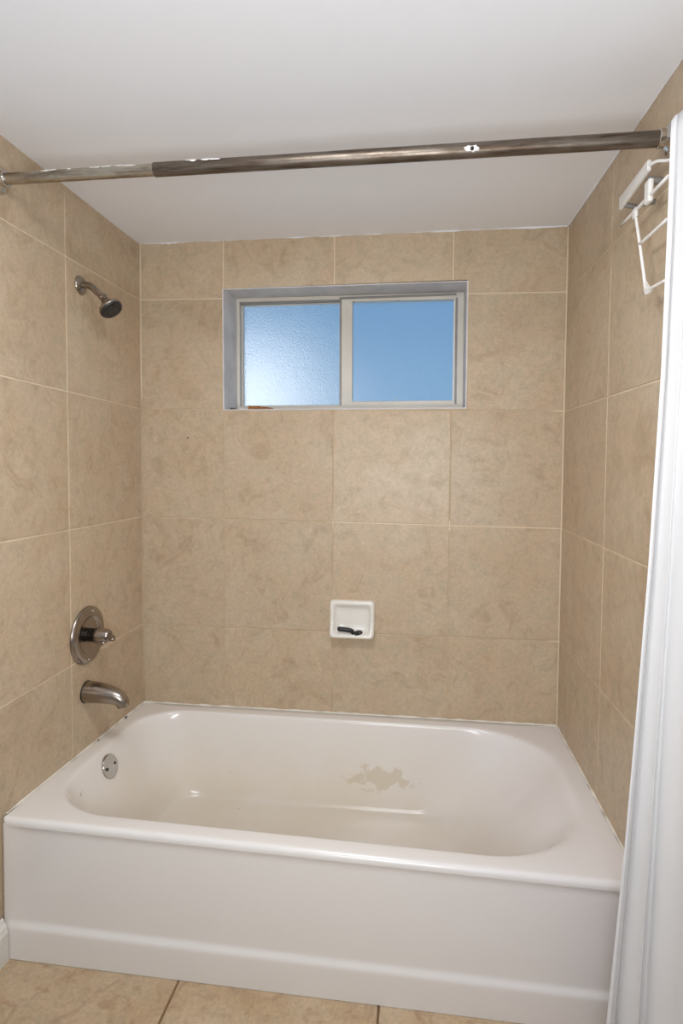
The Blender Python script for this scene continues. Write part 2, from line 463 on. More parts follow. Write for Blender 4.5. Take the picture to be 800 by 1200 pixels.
# ------------------------------------------------------------------ window
win = bpy.data.objects.new('window_1', None); COL.objects.link(win); win.location = (0.76, 0.12, 1.47); win['kind'] = 'structure'
win['label'] = 'sliding window with two obscure glass panes in a recess'
# recess lining: slightly splayed painted reveal
bm = bmesh.new()
FX0, FX1, FZ0, FZ1 = 0.3355, 1.1935, 1.4655, 1.9000   # frame outer rectangle at y=.12
fr = [(OW0-0.001, -0.0003, OZ0-0.002), (OW1+0.001, -0.0003, OZ0-0.004), (OW1+0.001, -0.0003, OZ1-0.004), (OW0-0.001, -0.0003, OZ1)]
inn_ = [(OW0+0.0035, -0.0003, OZ0+0.0015), (OW1-0.003, -0.0003, OZ0+0.0005), (OW1-0.003, -0.0003, OZ1-0.007), (OW0+0.0035, -0.0003, OZ1-0.0035)]
bk = [(FX0, 0.20, FZ0), (FX1, 0.20, FZ0), (FX1, 0.20, FZ1), (FX0, 0.20, FZ1+0.004)]
mid = [(FX0, 0.12, FZ0), (FX1, 0.12, FZ0), (FX1, 0.12, FZ1-0.004), (FX0, 0.12, FZ1+0.002)]
outb = [(x, 0.20, z) for x, y, z in fr]
R4 = [[bm.verts.new(p) for p in q] for q in (outb, fr, inn_, mid, bk)]
for A, B in zip(R4, R4[1:]):
    for k in range(4): bm.faces.new((A[k], A[(k+1) % 4], B[(k+1) % 4], B[k]))
obj('window_reveal', bm, M['reveal'], win, smooth=False)
def rail(x0, x1, y0, y1, z0, z1, m, name, b=0.002):
    bm = bmesh.new(); box(bm, x0, x1, y0, y1, z0, z1, b)
    return obj(name, bm, m, win, smooth=False)
def frame_rect(name, x0, x1, z0, z1, wl, wr, wb_, wt, y0, y1, m, parent=win, zr=0.0, bev=0.0015):
    """one mitred rectangular frame with depth; zr drops its right side"""
    bm = bmesh.new()
    O = [(x0, z0), (x1, z0), (x1, z1-zr), (x0, z1)]; I = [(x0+wl, z0+wb_), (x1-wr, z0+wb_), (x1-wr, z1-wt-zr), (x0+wl, z1-wt)]
    L = []
    sh = lambda P, d: [(x+(d if k in (0, 3) else -d), z+(d if k in (0, 1) else -d)) for k, (x, z) in enumerate(P)]
    for P, y in ((O, y1), (O, y0+bev), (sh(O, bev), y0), (sh(I, -bev), y0), (I, y0+bev), (I, y1)):
        L.append([bm.verts.new((x, y, z)) for x, z in P])
    L.append(L[0])
    for A, B in zip(L, L[1:]):
        for k in range(4): bm.faces.new((A[k], A[(k+1) % 4], B[(k+1) % 4], B[k]))
    return obj(name, bm, m, parent, smooth=False)
outer = frame_rect('window_frame', FX0, FX1, FZ0, FZ1+0.001, 0.012, 0.024, 0.022, 0.014, 0.120, 0.185, M['alum'], zr=0.006)
# head track in front of the fixed light
bm = bmesh.new(); box(bm, 0.350, 0.742, 0.128, 0.150, 1.8805, 1.890, 0.001); obj('head_track', bm, M['alum_grey'], outer, smooth=False)
bm = bmesh.new(); box(bm, 0.735, 1.165, 0.112, 0.122, 1.8835, 1.889, 0.001); obj('head_track', bm, M['alum_grey'], outer, smooth=False)
# back (left) sash
sl = frame_rect('window_sash', 0.346, 0.757, 1.484, 1.884, 0.006, 0.026, 0.010, 0.006, 0.150, 0.166, M['alum'], bev=0.0012)
sl['label'] = 'left sash with pebbled glass'
bm = bmesh.new(); box(bm, 0.350, 0.733, 0.156, 0.160, 1.490, 1.881); obj('window_pane', bm, M['glass_l'], sl, smooth=False)
# front (right) sash with the wide cream frame
sr = frame_rect('window_sash', 0.742, 1.172, 1.479, 1.889, 0.042, 0.013, 0.024, 0.014, 0.122, 0.144, M['alum'], zr=0.004, bev=0.002)
sr['label'] = 'right sash with a wide cream frame'
bm = bmesh.new(); box(bm, 0.780, 1.163, 0.131, 0.135, 1.499, 1.874); obj('window_pane', bm, M['glass_r'], sr, smooth=False)
bm = bmesh.new(); box(bm, 1.1565, 1.1605, 0.1225, 0.131, 1.502, 1.868, 0.001); obj('glazing_bead', bm, M['white_plastic'], sr, smooth=False)
bm = bmesh.new(); box(bm, 1.163, 1.171, 0.1195, 0.124, 1.49, 1.876, 0.001); obj('weather_strip', bm, M['alum_grey'], sr, smooth=False)
bm = bmesh.new(); box(bm, 0.736, 0.742, 0.124, 0.15, 1.479, 1.888, 0.001); obj('weather_strip', bm, M['alum_grey'], sr, smooth=False)
bm = bmesh.new(); lathe(bm, [(0.0035, 0), (0.003, 0.003), (0.001, 0.004)], (0.945, 0.131, 1.512), (0, -1, 0), 12); obj('sash_pull_tab', bm, M['white_plastic'], sr)

# scraps lying on the sill
def scrap(name, pts, h, m, label, cat):
    bm = bmesh.new()
    top = []; n = len(pts)
    for k, (x, y, z) in enumerate(pts): top.append(bm.verts.new((x, y, z + h*random.choice((0.15, 0.3, 0.6, 1.3)))))
    cx = sum(p[0] for p in pts)/n; cy = sum(p[1] for p in pts)/n; cz = sum(p[2] for p in pts)/n
    c = bm.verts.new((cx, cy, cz + h*0.9))
    bot = [bm.verts.new((x, y, z)) for x, y, z in pts]
    for k in range(n):
        bm.faces.new((top[k], top[(k+1) % n], c)); bm.faces.new((bot[k], bot[(k+1) % n], top[(k+1) % n], top[k]))
    bm.faces.new(bot[::-1])
    return tag(obj(name, bm, m, smooth=False), label, cat)
zs_ = 1.4672
def ragged(cx, cy, rx, ry, n, zt):
    out = []
    for k in range(n):
        a = 2*PI*k/n; q = random.uniform(0.6, 1.2)
        out.append((cx+rx*q*math.cos(a), cy+ry*q*math.sin(a), zs_ + zt*max(0, math.cos(a*1.5))*random.random()))
    return out
scrap('dry_leaf_scrap', ragged(0.458, 0.028, 0.046, 0.018, 17, 0.004), 0.011, M['scrap'], 'orange-brown dry scrap lying on the window sill at the left pane', 'debris')
scrap('plaster_crumb', ragged(0.392, 0.032, 0.024, 0.012, 10, 0.003), 0.0045, M['flake'], 'whitish crumb on the window sill left of the orange-brown scrap', 'debris')
scrap('dirt_crumb', ragged(0.348, 0.03, 0.010, 0.010, 9, 0.002), 0.007, M['crumb'], 'dark crumb in the left corner of the window sill', 'debris')

# white block added outside to make the glow low in the left pane
bm = bmesh.new(); box(bm, -3.2, 0.26, 1.5, 4.5, -0.5, 2.02); 
ho = obj('glow_block', bm, M['outside'], smooth=False)
tag(ho, 'added white block outside that makes the glow low in the left window pane', 'light helper')
bm = bmesh.new(); box(bm, -8, 8, 0.25, 12, -0.6, -0.5); struct('ground_1', bm, simple('outdoor_ground', srgb(120, 128, 118), 0.9), smooth=False)

# ------------------------------------------------------------------ bathtub
def rrect(x0, x1, y0, y1, rfl, rbl, rbr, rfr, nc=16, nl=30, ns=8, ratio=1.0):
    """rounded rectangle, starting on the front side going right (counter-clockwise from above)"""
    pts = []
    def corner(cx, cy, r, a0, rx=None):
        for k in range(nc+1):
            a = a0 + (PI/2)*k/nc
            pts.append((cx + (rx or r)*math.cos(a), cy + r*math.sin(a)))
    def line(a, b, n):
        for k in range(1, n): pts.append((a[0]+(b[0]-a[0])*k/n, a[1]+(b[1]-a[1])*k/n))
    FLx, BLx, BRx, FRx = rfl*ratio, rbl*ratio, rbr*ratio, rfr*ratio
    corner(x0+FLx, y0+rfl, rfl, PI, FLx);            e = pts[-1]; line(e, (x1-FRx, y0), nl)
    corner(x1-FRx, y0+rfr, rfr, -PI/2, FRx);         e = pts[-1]; line(e, (x1, y1-rbr), ns)
    corner(x1-BRx, y1-rbr, rbr, 0, BRx);             e = pts[-1]; line(e, (x0+BLx, y1), nl)
    corner(x0+BLx, y1-rbl, rbl, PI/2, BLx);          e = pts[-1]; line(e, (x0, y0+rfl), ns)
    return pts
def tubmap(x, y, z):
    k = ZT(x, y)/0.35
    zz = z*k
    xl, xr = XL(y, zz)+0.0006, XR(y, zz)-0.0006
    return (xl + x*(xr-xl)/W, y, zz)
tub = empty('bathtub', (0.762, -0.38, 0.0), 'white enamelled alcove bathtub with a yellowed patch inside', 'bathtub')
bm = bmesh.new()
rim_pts = rrect(0.050, 1.468, -0.706, -0.056, 0.185, 0.15, 0.235, 0.25, ratio=1.12)
flo_pts = rrect(0.185, 1.190, -0.640, -0.118, 0.14, 0.12, 0.16, 0.18, ratio=1.05)
out_pts = rrect(0.0, W, -0.758, -0.0008, 0.014, 0.004, 0.004, 0.004, ratio=1.0)
prof = [(1.35, 0.0635), (1.16, 0.0645), (1.06, 0.066), (0.99, 0.069), (0.93, 0.075), (0.87, 0.085), (0.80, 0.101), (0.70, 0.130),
        (0.58, 0.168), (0.46, 0.206), (0.34, 0.246), (0.24, 0.281), (0.17, 0.306), (0.125, 0.322), (0.09, 0.333), (0.055, 0.3415), (0.02, 0.3470), (-0.03, 0.3495), (-0.10, 0.350)]
rings = []
for s, z in prof:
    ring = []
    for (a, b), (c, d) in zip(rim_pts, flo_pts):
        ring.append(bm.verts.new(tubmap(a+(c-a)*s, b+(d-b)*s, z)))
    rings.append(ring)
# deck from the basin lip to the outer edge, then the rolled edge
Rr = 0.013
def lerp_ring(s): 
    res = []
    for (a, b), (c, d), (e, f) in zip(rim_pts, flo_pts, out_pts):
        p = (a-(c-a)*0.10, b-(d-b)*0.10)
        res.append((p[0]+(e-p[0])*s, p[1]+(f-p[1])*s))
    return res
def inward(pts, d):
    out = []
    for x, y in pts:
        out.append((min(max(x, d), W-d) if d else x, max(y, -0.758+d)))
    return out
for s in (0.22, 0.45):
    q = [(a+(b[0]-a)*0, c) for (a, c), b in zip(lerp_ring(s), lerp_ring(s))]
    rings.append([bm.verts.new(tubmap(x, y, 0.350)) for x, y in q])
for k in range(0, 7):
    a = (PI/2)*k/6
    d = Rr*(1-math.sin(a)); z = 0.350 - Rr*(1-math.cos(a))
    rings.append([bm.verts.new(tubmap(x, y, z)) for x, y in [(min(max(px, d*0.5), W-d*0.5), max(py, -0.758+d)) for px, py in out_pts]])
rings.append([bm.verts.new(tubmap(x, y, 0.332)) for x, y in out_pts])
n = len(rings[0])
for A, B in zip(rings, rings[1:]):
    for k in range(n): bm.faces.new((A[k], A[(k+1) % n], B[(k+1) % n], B[k]))
cen = bm.verts.new(tubmap(0.68, -0.38, 0.0625))
for k in range(n): bm.faces.new((rings[0][k], rings[0][(k+1) % n], cen))
obj('basin', bm, M['tub'], tub)
# apron: slightly recessed panel over a projecting foot band
bm = bmesh.new()
def ssm(a, b, x):
    t = max(0, min(1, (x-a)/(b-a))); return t*t*(3-2*t)
def apron_y(x, z):
    side = ssm(0.008, 0.07, x)*ssm(0.008, 0.05, W-x)
    rec = 0.0042*side*ssm(0.078, 0.096, z)*(1-ssm(0.322, 0.338, z))
    lean = -0.0035*(1-ssm(0.074, 0.098, z)) - 0.003*(1-ssm(0.0, 0.30, z))
    return -0.7577 + rec + lean
xs = [0.0, 0.004, 0.008, 0.014, 0.022, 0.03, 0.04, 0.05, 0.06, 0.075, 0.1] + [0.1+1.324*k/30 for k in range(1, 30)] + [W-0.1, W-0.075, W-0.06, W-0.05, W-0.04, W-0.03, W-0.02, W-0.01, W-0.004, W]
zs = [0.001, 0.02, 0.04, 0.06, 0.070, 0.076, 0.080, 0.084, 0.088, 0.092, 0.096, 0.102, 0.12, 0.16, 0.2, 0.24, 0.28, 0.30, 0.31, 0.32, 0.328, 0.334, 0.338]
gv = [[bm.verts.new(tubmap(x, apron_y(x, z) + (0.006 if i in (0, len(xs)-1) else 0.0), z)) for i, x in enumerate(xs)] for z in zs]
gb = [[bm.verts.new(tubmap(x, -0.735, z)) for x in (xs[0], xs[-1])] for z in zs]
for i in range(len(zs)-1):
    for j in range(len(xs)-1): bm.faces.new((gv[i][j], gv[i][j+1], gv[i+1][j+1], gv[i+1][j]))
    bm.faces.new((gv[i][0], gb[i][0], gb[i+1][0], gv[i+1][0])); bm.faces.new((gv[i][-1], gb[i][1], gb[i+1][1], gv[i+1][-1]))
    bm.faces.new((gb[i][0], gb[i][1], gb[i+1][1], gb[i+1][0]))
obj('apron', bm, M['tub'], tub)
# overflow plate on the drain end
ovc = Vector((0.0745, -0.384, 0.3080)); ovd = Vector((0.955, -0.05, 0.28)).normalized()
bm = bmesh.new(); lathe(bm, [(0.0375, -0.010), (0.0375, 0.0), (0.036, 0.0022), (0.031, 0.0030), (0.030, 0.0026), (0.006, 0.0034)], ovc, ovd, 48)
ov = autosmooth(obj('overflow_plate', bm, M['chrome'], tub)); ov['label'] = 'round chrome overflow plate with two screw holes'
d_, s_, t_ = frame_of(ovd)
for k in (-1, 1):
    q = ovc + s_*0.0205*k + ovd*0.0026
    bm = bmesh.new(); lathe(bm, [(0.0046, 0), (0.0044, 0.0016), (0.002, 0.0008)], q, ovd, 16); obj('screw_hole', bm, M['black'], ov)
# caulk bead round the three walls
def deck_bead(k):
    L1, L2 = 0.735, W-0.008; T = 2*L1+L2; s = k*T
    if s < L1: y = -0.74+s; return (XL(y, 0.36)+0.0014, y, ZT(0, y)+0.0002)
    if s < L1+L2: x = 0.004+(s-L1); return (x, -0.0018, ZT(x, 0)+0.0006)
    y = -0.005-(s-L1-L2); return (XR(y, 0.36)-0.0014, y, ZT(W, y)+0.0002)
obj('caulk_bead', bead(deck_bead, 420, 0.0034, 7, 0.7, 8), M['caulk'], tub)
for (x, y, r) in ((0.0035, -0.150, 0.0040), (0.0035, -0.330, 0.0026)):
    bm = bmesh.new(); bmesh.ops.create_icosphere(bm, subdivisions=2, radius=1, matrix=Matrix.Translation((x, y, ZT(0, y)+0.003)) @ Matrix.Diagonal((r*0.7, r*1.6, r, 1)))
    obj('mildew_spot', bm, M['crumb'], tub)

# ------------------------------------------------------------------ shower head
sh = empty('wall_shower', (0.0, -0.380, 1.811), 'spotted nickel shower head on a bent arm on the left wall', 'shower')
xl = XL(-0.38, 1.81)
bm = bmesh.new(); lathe(bm, [(0.029, 0), (0.029, 0.003), (0.026, 0.0065), (0.018, 0.010), (0.013, 0.0125), (0.0105, 0.013)], (xl-0.001, -0.380, 1.811), (1, 0, 0), 40)
autosmooth(obj('escutcheon', bm, M['nickel_worn'], sh), 50)
path = spline([(0.004, -0.380, 1.811), (0.022, -0.380, 1.811), (0.038, -0.380, 1.806), (0.052, -0.380, 1.793), (0.068, -0.381, 1.779), (0.080, -0.382, 1.768)], 6)
bm = bmesh.new(); sweep(bm, path, 0.0104, 20); obj('shower_arm', bm, M['nickel_worn'], sh)
p0 = Vector((0.072, -0.381, 1.778)); ax = Vector((0.60, -0.10, -0.80)).normalized()
bm = bmesh.new(); lathe(bm, [(0.0105, 0), (0.0125, 0.001), (0.0125, 0.010), (0.0110, 0.0115), (0.0110, 0.013), (0.0125, 0.014), (0.0128, 0.020), (0.011, 0.021)], p0, ax, 10)
autosmooth(obj('coupling_nut', bm, M['nickel_worn'], sh), 25)
bm = bmesh.new(); lathe(bm, [(0.011, 0.019), (0.0135, 0.022), (0.0165, 0.028), (0.022, 0.036), (0.029, 0.0425), (0.0335, 0.046), (0.0355, 0.049), (0.0358, 0.053), (0.0345, 0.0565), (0.032, 0.058), (0.0315, 0.0565)], p0, ax, 44, (True, True))
hd = obj('head_shell', bm, M['nickel_worn'], sh)
bm = bmesh.new(); lathe(bm, [(0.0345, 0.0535), (0.0350, 0.0565), (0.0330, 0.0605), (0.029, 0.0625), (0.027, 0.0605), (0.018, 0.0605), (0.0165, 0.0625), (0.006, 0.0632)], p0, ax, 44)
fc = autosmooth(obj('spray_face', bm, M['sprayface'], sh), 50); fc['label'] = 'dark spray face'
d_, s_, t_ = frame_of(ax)
for ring, cnt in ((0.0225, 18), (0.011, 9)):
    for k in range(cnt):
        a = 2*PI*k/cnt
        bm = bmesh.new(); lathe(bm, [(0.0013, 0), (0.0011, 0.002), (0.0005, 0.0024)], p0 + ax*(0.0604 if ring > 0.02 else 0.0622) + (s_*math.cos(a)+t_*math.sin(a))*ring, ax, 8)
        obj('nozzle', bm, M['nozzle'], fc)

# ------------------------------------------------------------------ shower valve
vy, vz = -0.3712, 0.7235
vx = XL(vy, vz) - 0.0008
sv = empty('shower_valve', (0.0, vy, vz), 'round brushed nickel shower valve with a lever on the left wall above the spout', 'shower valve')
bm = bmesh.new(); lathe(bm, [(0.0895, 0), (0.0915, 0.002), (0.0915, 0.004), (0.0885, 0.0085), (0.080, 0.0135), (0.070, 0.0160), (0.0625, 0.0150), (0.0590, 0.0125), (0.0565, 0.0085), (0.045, 0.0070), (0.024, 0.0065)], (vx, vy, vz), (1, 0, 0), 64)
obj('valve_plate', bm, M['nickel'], sv)
bm = bmesh.new(); lathe(bm, [(0.0215, 0.005), (0.0215, 0.014), (0.0195, 0.015), (0.0195, 0.019), (0.0215, 0.020), (0.0215, 0.028), (0.0190, 0.030), (0.0190, 0.036), (0.0155, 0.038)], (vx, vy, vz), (1, 0, 0), 40)
sl_ = autosmooth(obj('valve_sleeve', bm, M['dark_metal'], sv), 30); sl_['label'] = 'dark ringed sleeve behind the handle'
bm = bmesh.new(); lathe(bm, [(0.0170, 0.034), (0.0245, 0.0355), (0.0250, 0.040), (0.0245, 0.048), (0.0225, 0.060), (0.0195, 0.072), (0.0175, 0.078), (0.0140, 0.0805), (0.006, 0.081)], (vx, vy, vz), (1, 0, 0), 40)
hb = autosmooth(obj('handle', bm, M['nickel'], sv), 40)
lp = spline([(vx+0.070, vy, vz+0.002), (vx+0.082, vy-0.006, vz+0.001), (vx+0.093, vy-0.014, vz-0.001), (vx+0.100, vy-0.024, vz-0.002), (vx+0.103, vy-0.032, vz-0.002)], 5)
bm = bmesh.new(); sweep(bm, lp, [0.013 - 0.004*k/(len(lp)-1) if k < len(lp)-2 else 0.0075 for k in range(len(lp))], 16, (1.0, 0.62)); obj('lever', bm, M['nickel'], hb)
bm = bmesh.new(); lathe(bm, [(0.0060, 0.0), (0.0065, 0.004), (0.0050, 0.012), (0.002, 0.0135)], (vx+0.060, vy-0.006, vz-0.016), (0.15, -0.25, -0.9), 16); obj('stop_knob', bm, M['chrome'], hb)
bm = bmesh.new(); lathe(bm, [(0.0038, 0), (0.0036, 0.001), (0.0015, 0.0012)], (vx+0.0745, vy-0.0175, vz-0.004), (0.5, -0.85, -0.1), 14); obj('set_screw_hole', bm, M['black'], hb)
for z_, y_ in ((-0.0735, -0.014), (0.0735, 0.014)):
    bm = bmesh.new(); lathe(bm, [(0.0052, 0.0), (0.0052, 0.0022), (0.0035, 0.0034), (0.001, 0.0036)], (vx+0.0140, vy+y_, vz+z_), (1, 0, 0), 18); obj('plate_screw', bm, M['chrome'], sv)

# ------------------------------------------------------------------ tub spout
sy, sz = -0.378, 0.5420
sx0 = XL(sy, sz)
sp_ = empty('tub_spout', (0.0, sy, sz), 'brushed nickel tub spout on the left wall below the valve', 'tub spout')
pr = [(0.000, 0.0, 0.0335), (0.018, 0.0, 0.0335), (0.040, -0.0006, 0.0322), (0.062, -0.0026, 0.0302), (0.082, -0.0055, 0.0278), (0.100, -0.0100, 0.0252), (0.1145, -0.0175, 0.0225), (0.1225, -0.0280, 0.0200), (0.1255, -0.0400, 0.0180)]
pp = spline(pr, 6)
bm = bmesh.new(); sweep(bm, [(sx0-0.001+a, sy, sz+b) for a, b, r in pp], [r for a, b, r in pp], 32, None, True)
autosmooth(obj('spout_body', bm, M['nickel'], sp_), 60)
bm = bmesh.new(); lathe(bm, [(0.0348, -0.001), (0.0352, 0.0035), (0.0335, 0.0045)], (sx0-0.001, sy, sz), (1, 0, 0), 40); obj('spout_gasket', bm, M['dark_metal'], sp_)
bm = bmesh.new(); lathe(bm, [(0.0042, -0.004), (0.0042, 0.004), (0.0058, 0.005), (0.0060, 0.0085), (0.0045, 0.010), (0.001, 0.0104)], (sx0+0.1085, sy, sz+0.002), (0.35, 0, 0.93), 20); obj('diverter_knob', bm, M['nickel'], sp_)
bm = bmesh.new(); lathe(bm, [(0.0125, 0.0), (0.0125, 0.0014)], (sx0-0.001+0.1255, sy, sz-0.0400), (0.35, 0, -0.93), 24); obj('spout_mouth', bm, M['black'], sp_)

# ------------------------------------------------------------------ soap dish
sd = empty('soap_dish', (0.8015, 0.0, 0.65), 'white ceramic soap dish set on the back wall tiles', 'soap dish')
def dring(x0, x1, z0, z1, r, yfun, n=8):
    q = rrect(x0, x1, z0, z1, r, r, r, r, nc=n, nl=8, ns=8)
    return [(x, yfun(x, z), z) for x, z in q]
DX0, DX1, DZ0, DZ1 = 0.7200, 0.8830, 0.6440, 0.7745
def lip(base, extra):        # the lower edge reaches further out
    return lambda x, z: -0.0002 - base - extra*max(0.0, 1-(z-DZ0)/0.055)**1.3*1.0
L = [dring(DX0, DX1, DZ0+0.004, DZ1, 0.013, lambda x, z: 0.0006),
     dring(DX0, DX1, DZ0, DZ1, 0.013, lip(0.006, 0.010)),
     dring(DX0+0.001, DX1-0.001, DZ0+0.000, DZ1-0.001, 0.013, lip(0.012, 0.024)),
     dring(DX0+0.004, DX1-0.004, DZ0+0.003, DZ1-0.004, 0.013, lip(0.0165, 0.030)),
     dring(DX0+0.009, DX1-0.009, DZ0+0.009, DZ1-0.009, 0.012, lip(0.0180, 0.034)),
     dring(DX0+0.014, DX1-0.014, DZ0+0.014, DZ1-0.014, 0.012, lip(0.0165, 0.036)),
     dring(DX0+0.017, DX1-0.017, DZ0+0.0165, DZ1-0.019, 0.012, lip(0.012, 0.032)),
     dring(DX0+0.020, DX1-0.020, DZ0+0.018, DZ1-0.024, 0.012, lip(0.006, 0.020)),
     dring(DX0+0.026, DX1-0.026, DZ0+0.022, DZ1-0.032, 0.012, lip(0.0015, 0.004)),
     dring(DX0+0.040, DX1-0.040, DZ0+0.040, DZ1-0.045, 0.012, lip(0.0005, 0.0))]
bm = bmesh.new(); R_ = [[bm.verts.new(p) for p in q] for q in L]; n = len(R_[0])
for A, B in zip(R_, R_[1:]):
    for k in range(n): bm.faces.new((A[k], A[(k+1) % n], B[(k+1) % n], B[k]))
bm.faces.new(R_[-1])
obj('dish_body', bm, M['ceramic'], sd)
# the black hair tie lying on its ledge
ht = empty('hair_tie', (0.80, -0.030, 0.666), 'small black twisted hair tie lying in the white soap dish', 'hair tie')
bm = bmesh.new()
hp = spline([(0.7515, -0.0300, 0.6745), (0.760, -0.0305, 0.6750), (0.775, -0.0310, 0.6740), (0.790, -0.0310, 0.6725), (0.802, -0.0320, 0.6705), (0.810, -0.0330, 0.6685)], 5)
m_ = len(hp)
sweep(bm, hp, [0.0050+0.0034*math.sin(min(1, k/4)*PI/2) if k < m_-6 else 0.0084-0.0008*(k-m_+6) for k in range(m_)], 14, (1, 1))
obj('twisted_band', bm, M['black'], ht)
bm = bmesh.new()
kn = spline([(0.803, -0.036, 0.6635), (0.812, -0.040, 0.6665), (0.824, -0.040, 0.6715), (0.836, -0.037, 0.6710), (0.838, -0.035, 0.6660), (0.828, -0.038, 0.6610), (0.818, -0.041, 0.6605), (0.812, -0.038, 0.6690), (0.806, -0.034, 0.6700)], 6)
sweep(bm, kn, 0.0034, 10); obj('knot_loop', bm, M['black'], ht)
bm = bmesh.new(); sweep(bm, spline([(0.830, -0.037, 0.670), (0.824, -0.040, 0.665), (0.815, -0.041, 0.665), (0.804, -0.038, 0.661)], 5), 0.0030, 10); obj('knot_loop', bm, M['black'], ht)

# ------------------------------------------------------------------ shower curtain rod
RA, RB = Vector((XL(-0.722, 1.96), -0.722, 1.9635)), Vector((XR(-0.778, 1.93), -0.778, 1.9262))
rd = (RB-RA).normalized(); RL = (RB-RA).length
rod = empty('shower_curtain_rod', tuple((RA+RB)/2), 'worn steel shower curtain rod spanning the alcove below the ceiling', 'curtain rod')
J = 0.415
def tube(bm, a, b, r, n=32): return lathe(bm, [(r-0.0012, a), (r, a), (r, b), (r-0.0012, b)], RA, rd, n)
bm = bmesh.new(); tube(bm, 0.002, J+0.02, 0.0135); a_ = autosmooth(obj('rod_tube', bm, M['rod_pale'], rod)); a_['label'] = 'pale thinner inner tube with white paint flakes'
bm = bmesh.new(); tube(bm, J, RL-0.002, 0.0156); b_ = autosmooth(obj('rod_tube', bm, M['rod_dark'], rod)); b_['label'] = 'brown worn outer tube'
for P, dd in ((RA, rd), (RB, -rd)):
    bm = bmesh.new(); lathe(bm, [(0.0335, 0.0), (0.0340, 0.002), (0.0325, 0.006), (0.0270, 0.011), (0.0205, 0.014), (0.0185, 0.016), (0.0185, 0.026), (0.0170, 0.0275), (0.0160, 0.0275)], P, dd, 44)
    f_ = autosmooth(obj('rod_flange', bm, M['chrome'], rod), 40)
# oval sticker remains with a dark centre near the right
d_, s_, t_ = frame_of(rd)
def on_rod(l, ang, r): 
    return RA + rd*l + (Vector((0, -1, 0))*math.cos(ang) + Vector((0, 0, 1))*math.sin(ang))*r
def rod_patch(bm, l, a, hl, ha, r, nn=18):
    """thin raised flake wrapped on the tube with an irregular edge"""
    c = bm.verts.new(on_rod(l, a, r+0.0008)); ring = []; low = []
    for k in range(nn):
        t = 2*PI*k/nn; q = random.uniform(0.65, 1.15)
        ring.append(bm.verts.new(on_rod(l+hl*q*math.cos(t), a+ha*q*math.sin(t), r+0.0006)))
        low.append(bm.verts.new(on_rod(l+hl*q*math.cos(t), a+ha*q*math.sin(t), r-0.0004)))
    for k in range(nn):
        bm.faces.new((c, ring[k], ring[(k+1) % nn])); bm.faces.new((ring[k], low[k], low[(k+1) % nn], ring[(k+1) % nn]))
    return bm
lc = 1.138
bm = bmesh.new(); rod_patch(bm, lc, -0.25, 0.0160, 0.46, 0.0158); ov_ = obj('oval_sticker', bm, M['flake'], rod); ov_['label'] = 'white oval remnant'
bm = bmesh.new(); q = on_rod(lc, -0.25, 0.0160); lathe(bm, [(0.0042, 0), (0.004, 0.0012), (0.001, 0.0016)], q, (q-(RA+rd*lc)), 14); obj('lock_button', bm, M['dark_metal'], ov_)
for k in range(20):
    l = random.choice([random.uniform(0.13, 0.20), random.uniform(0.25, 0.36), random.uniform(0.44, 0.60), random.uniform(0.47, 0.58)])
    r = 0.0136 if l < J else 0.0157
    bm = bmesh.new(); rod_patch(bm, l, random.uniform(0.75, 1.05) - 0.12, random.uniform(0.004, 0.016), random.uniform(0.08, 0.2), r, 12)
    obj('paint_flake', bm, M['flake'], rod)

# ------------------------------------------------------------------ white wall rack
rk = empty('wall_drying_rack', (XR(-0.68, 1.85), -0.68, 1.85), 'white plastic drying rack mounted on the right wall behind the curtain', 'drying rack')
XW = lambda y, z: XR(y, z)
RX = 1.500
# flat mounting rail
bm = bmesh.new()
a = Vector((RX, -0.5815, 1.884)); b = Vector((RX, -0.752, 1.889))
vs = []
for P, hh in ((a, 0.0150), (b, 0.0115)):
    for dx_ in (-0.004, 0.004):
        for dz_ in (-hh, hh): vs.append(bm.verts.new(P + Vector((dx_, 0, dz_))))
for f in ((0, 1, 3, 2), (4, 6, 7, 5), (0, 2, 6, 4), (1, 5, 7, 3), (0, 4, 5, 1), (2, 3, 7, 6)): bm.faces.new([vs[i] for i in f])
bmesh.ops.bevel(bm, geom=list(bm.edges), offset=0.002, segments=2, affect='EDGES')
obj('top_rail', bm, M['white_plastic'], rk, smooth=False)
def rbar(name, pts, r, flat=None, par=rk, n=12, sp=5, mat='white_plastic'):
    bm = bmesh.new(); q = spline(pts, sp) if len(pts) > 2 else [tuple(Vector(pts[0]).lerp(Vector(pts[1]), k/6)) for k in range(7)]
    sweep(bm, q, r, n, flat); return obj(name, bm, M[mat], par)
xw = XW(-0.60, 1.88)
rbar('wall_bracket', [(RX+0.002, -0.597, 1.876), (xw+0.001, -0.597, 1.868)], 0.0060, mat='alum_grey')
rbar('support_arm', [(RX, -0.748, 1.889), (1.506, -0.775, 1.884), (1.516, -0.800, 1.872), (XW(-0.83, 1.86)+0.001, -0.830, 1.862)], 0.0034)
# link plate from the rail down to the hanging rod
bm = bmesh.new(); box(bm, RX-0.005, RX+0.006, -0.764, -0.738, 1.811, 1.858, 0.004); lk = obj('link_plate', bm, M['white_plastic'], rk, smooth=False)
rbar('wall_bracket', [(RX+0.004, -0.735, 1.866), (XW(-0.735, 1.86)+0.001, -0.735, 1.862)], 0.0075, mat='alum_grey')
rbar('wall_bracket', [(RX+0.002, -0.705, 1.829), (XW(-0.705, 1.82)+0.001, -0.700, 1.836)], 0.0055, mat='alum_grey')
rbar('hanging_rod', [(RX, -0.592, 1.8310), (RX, -0.847, 1.8200)], 0.0036)
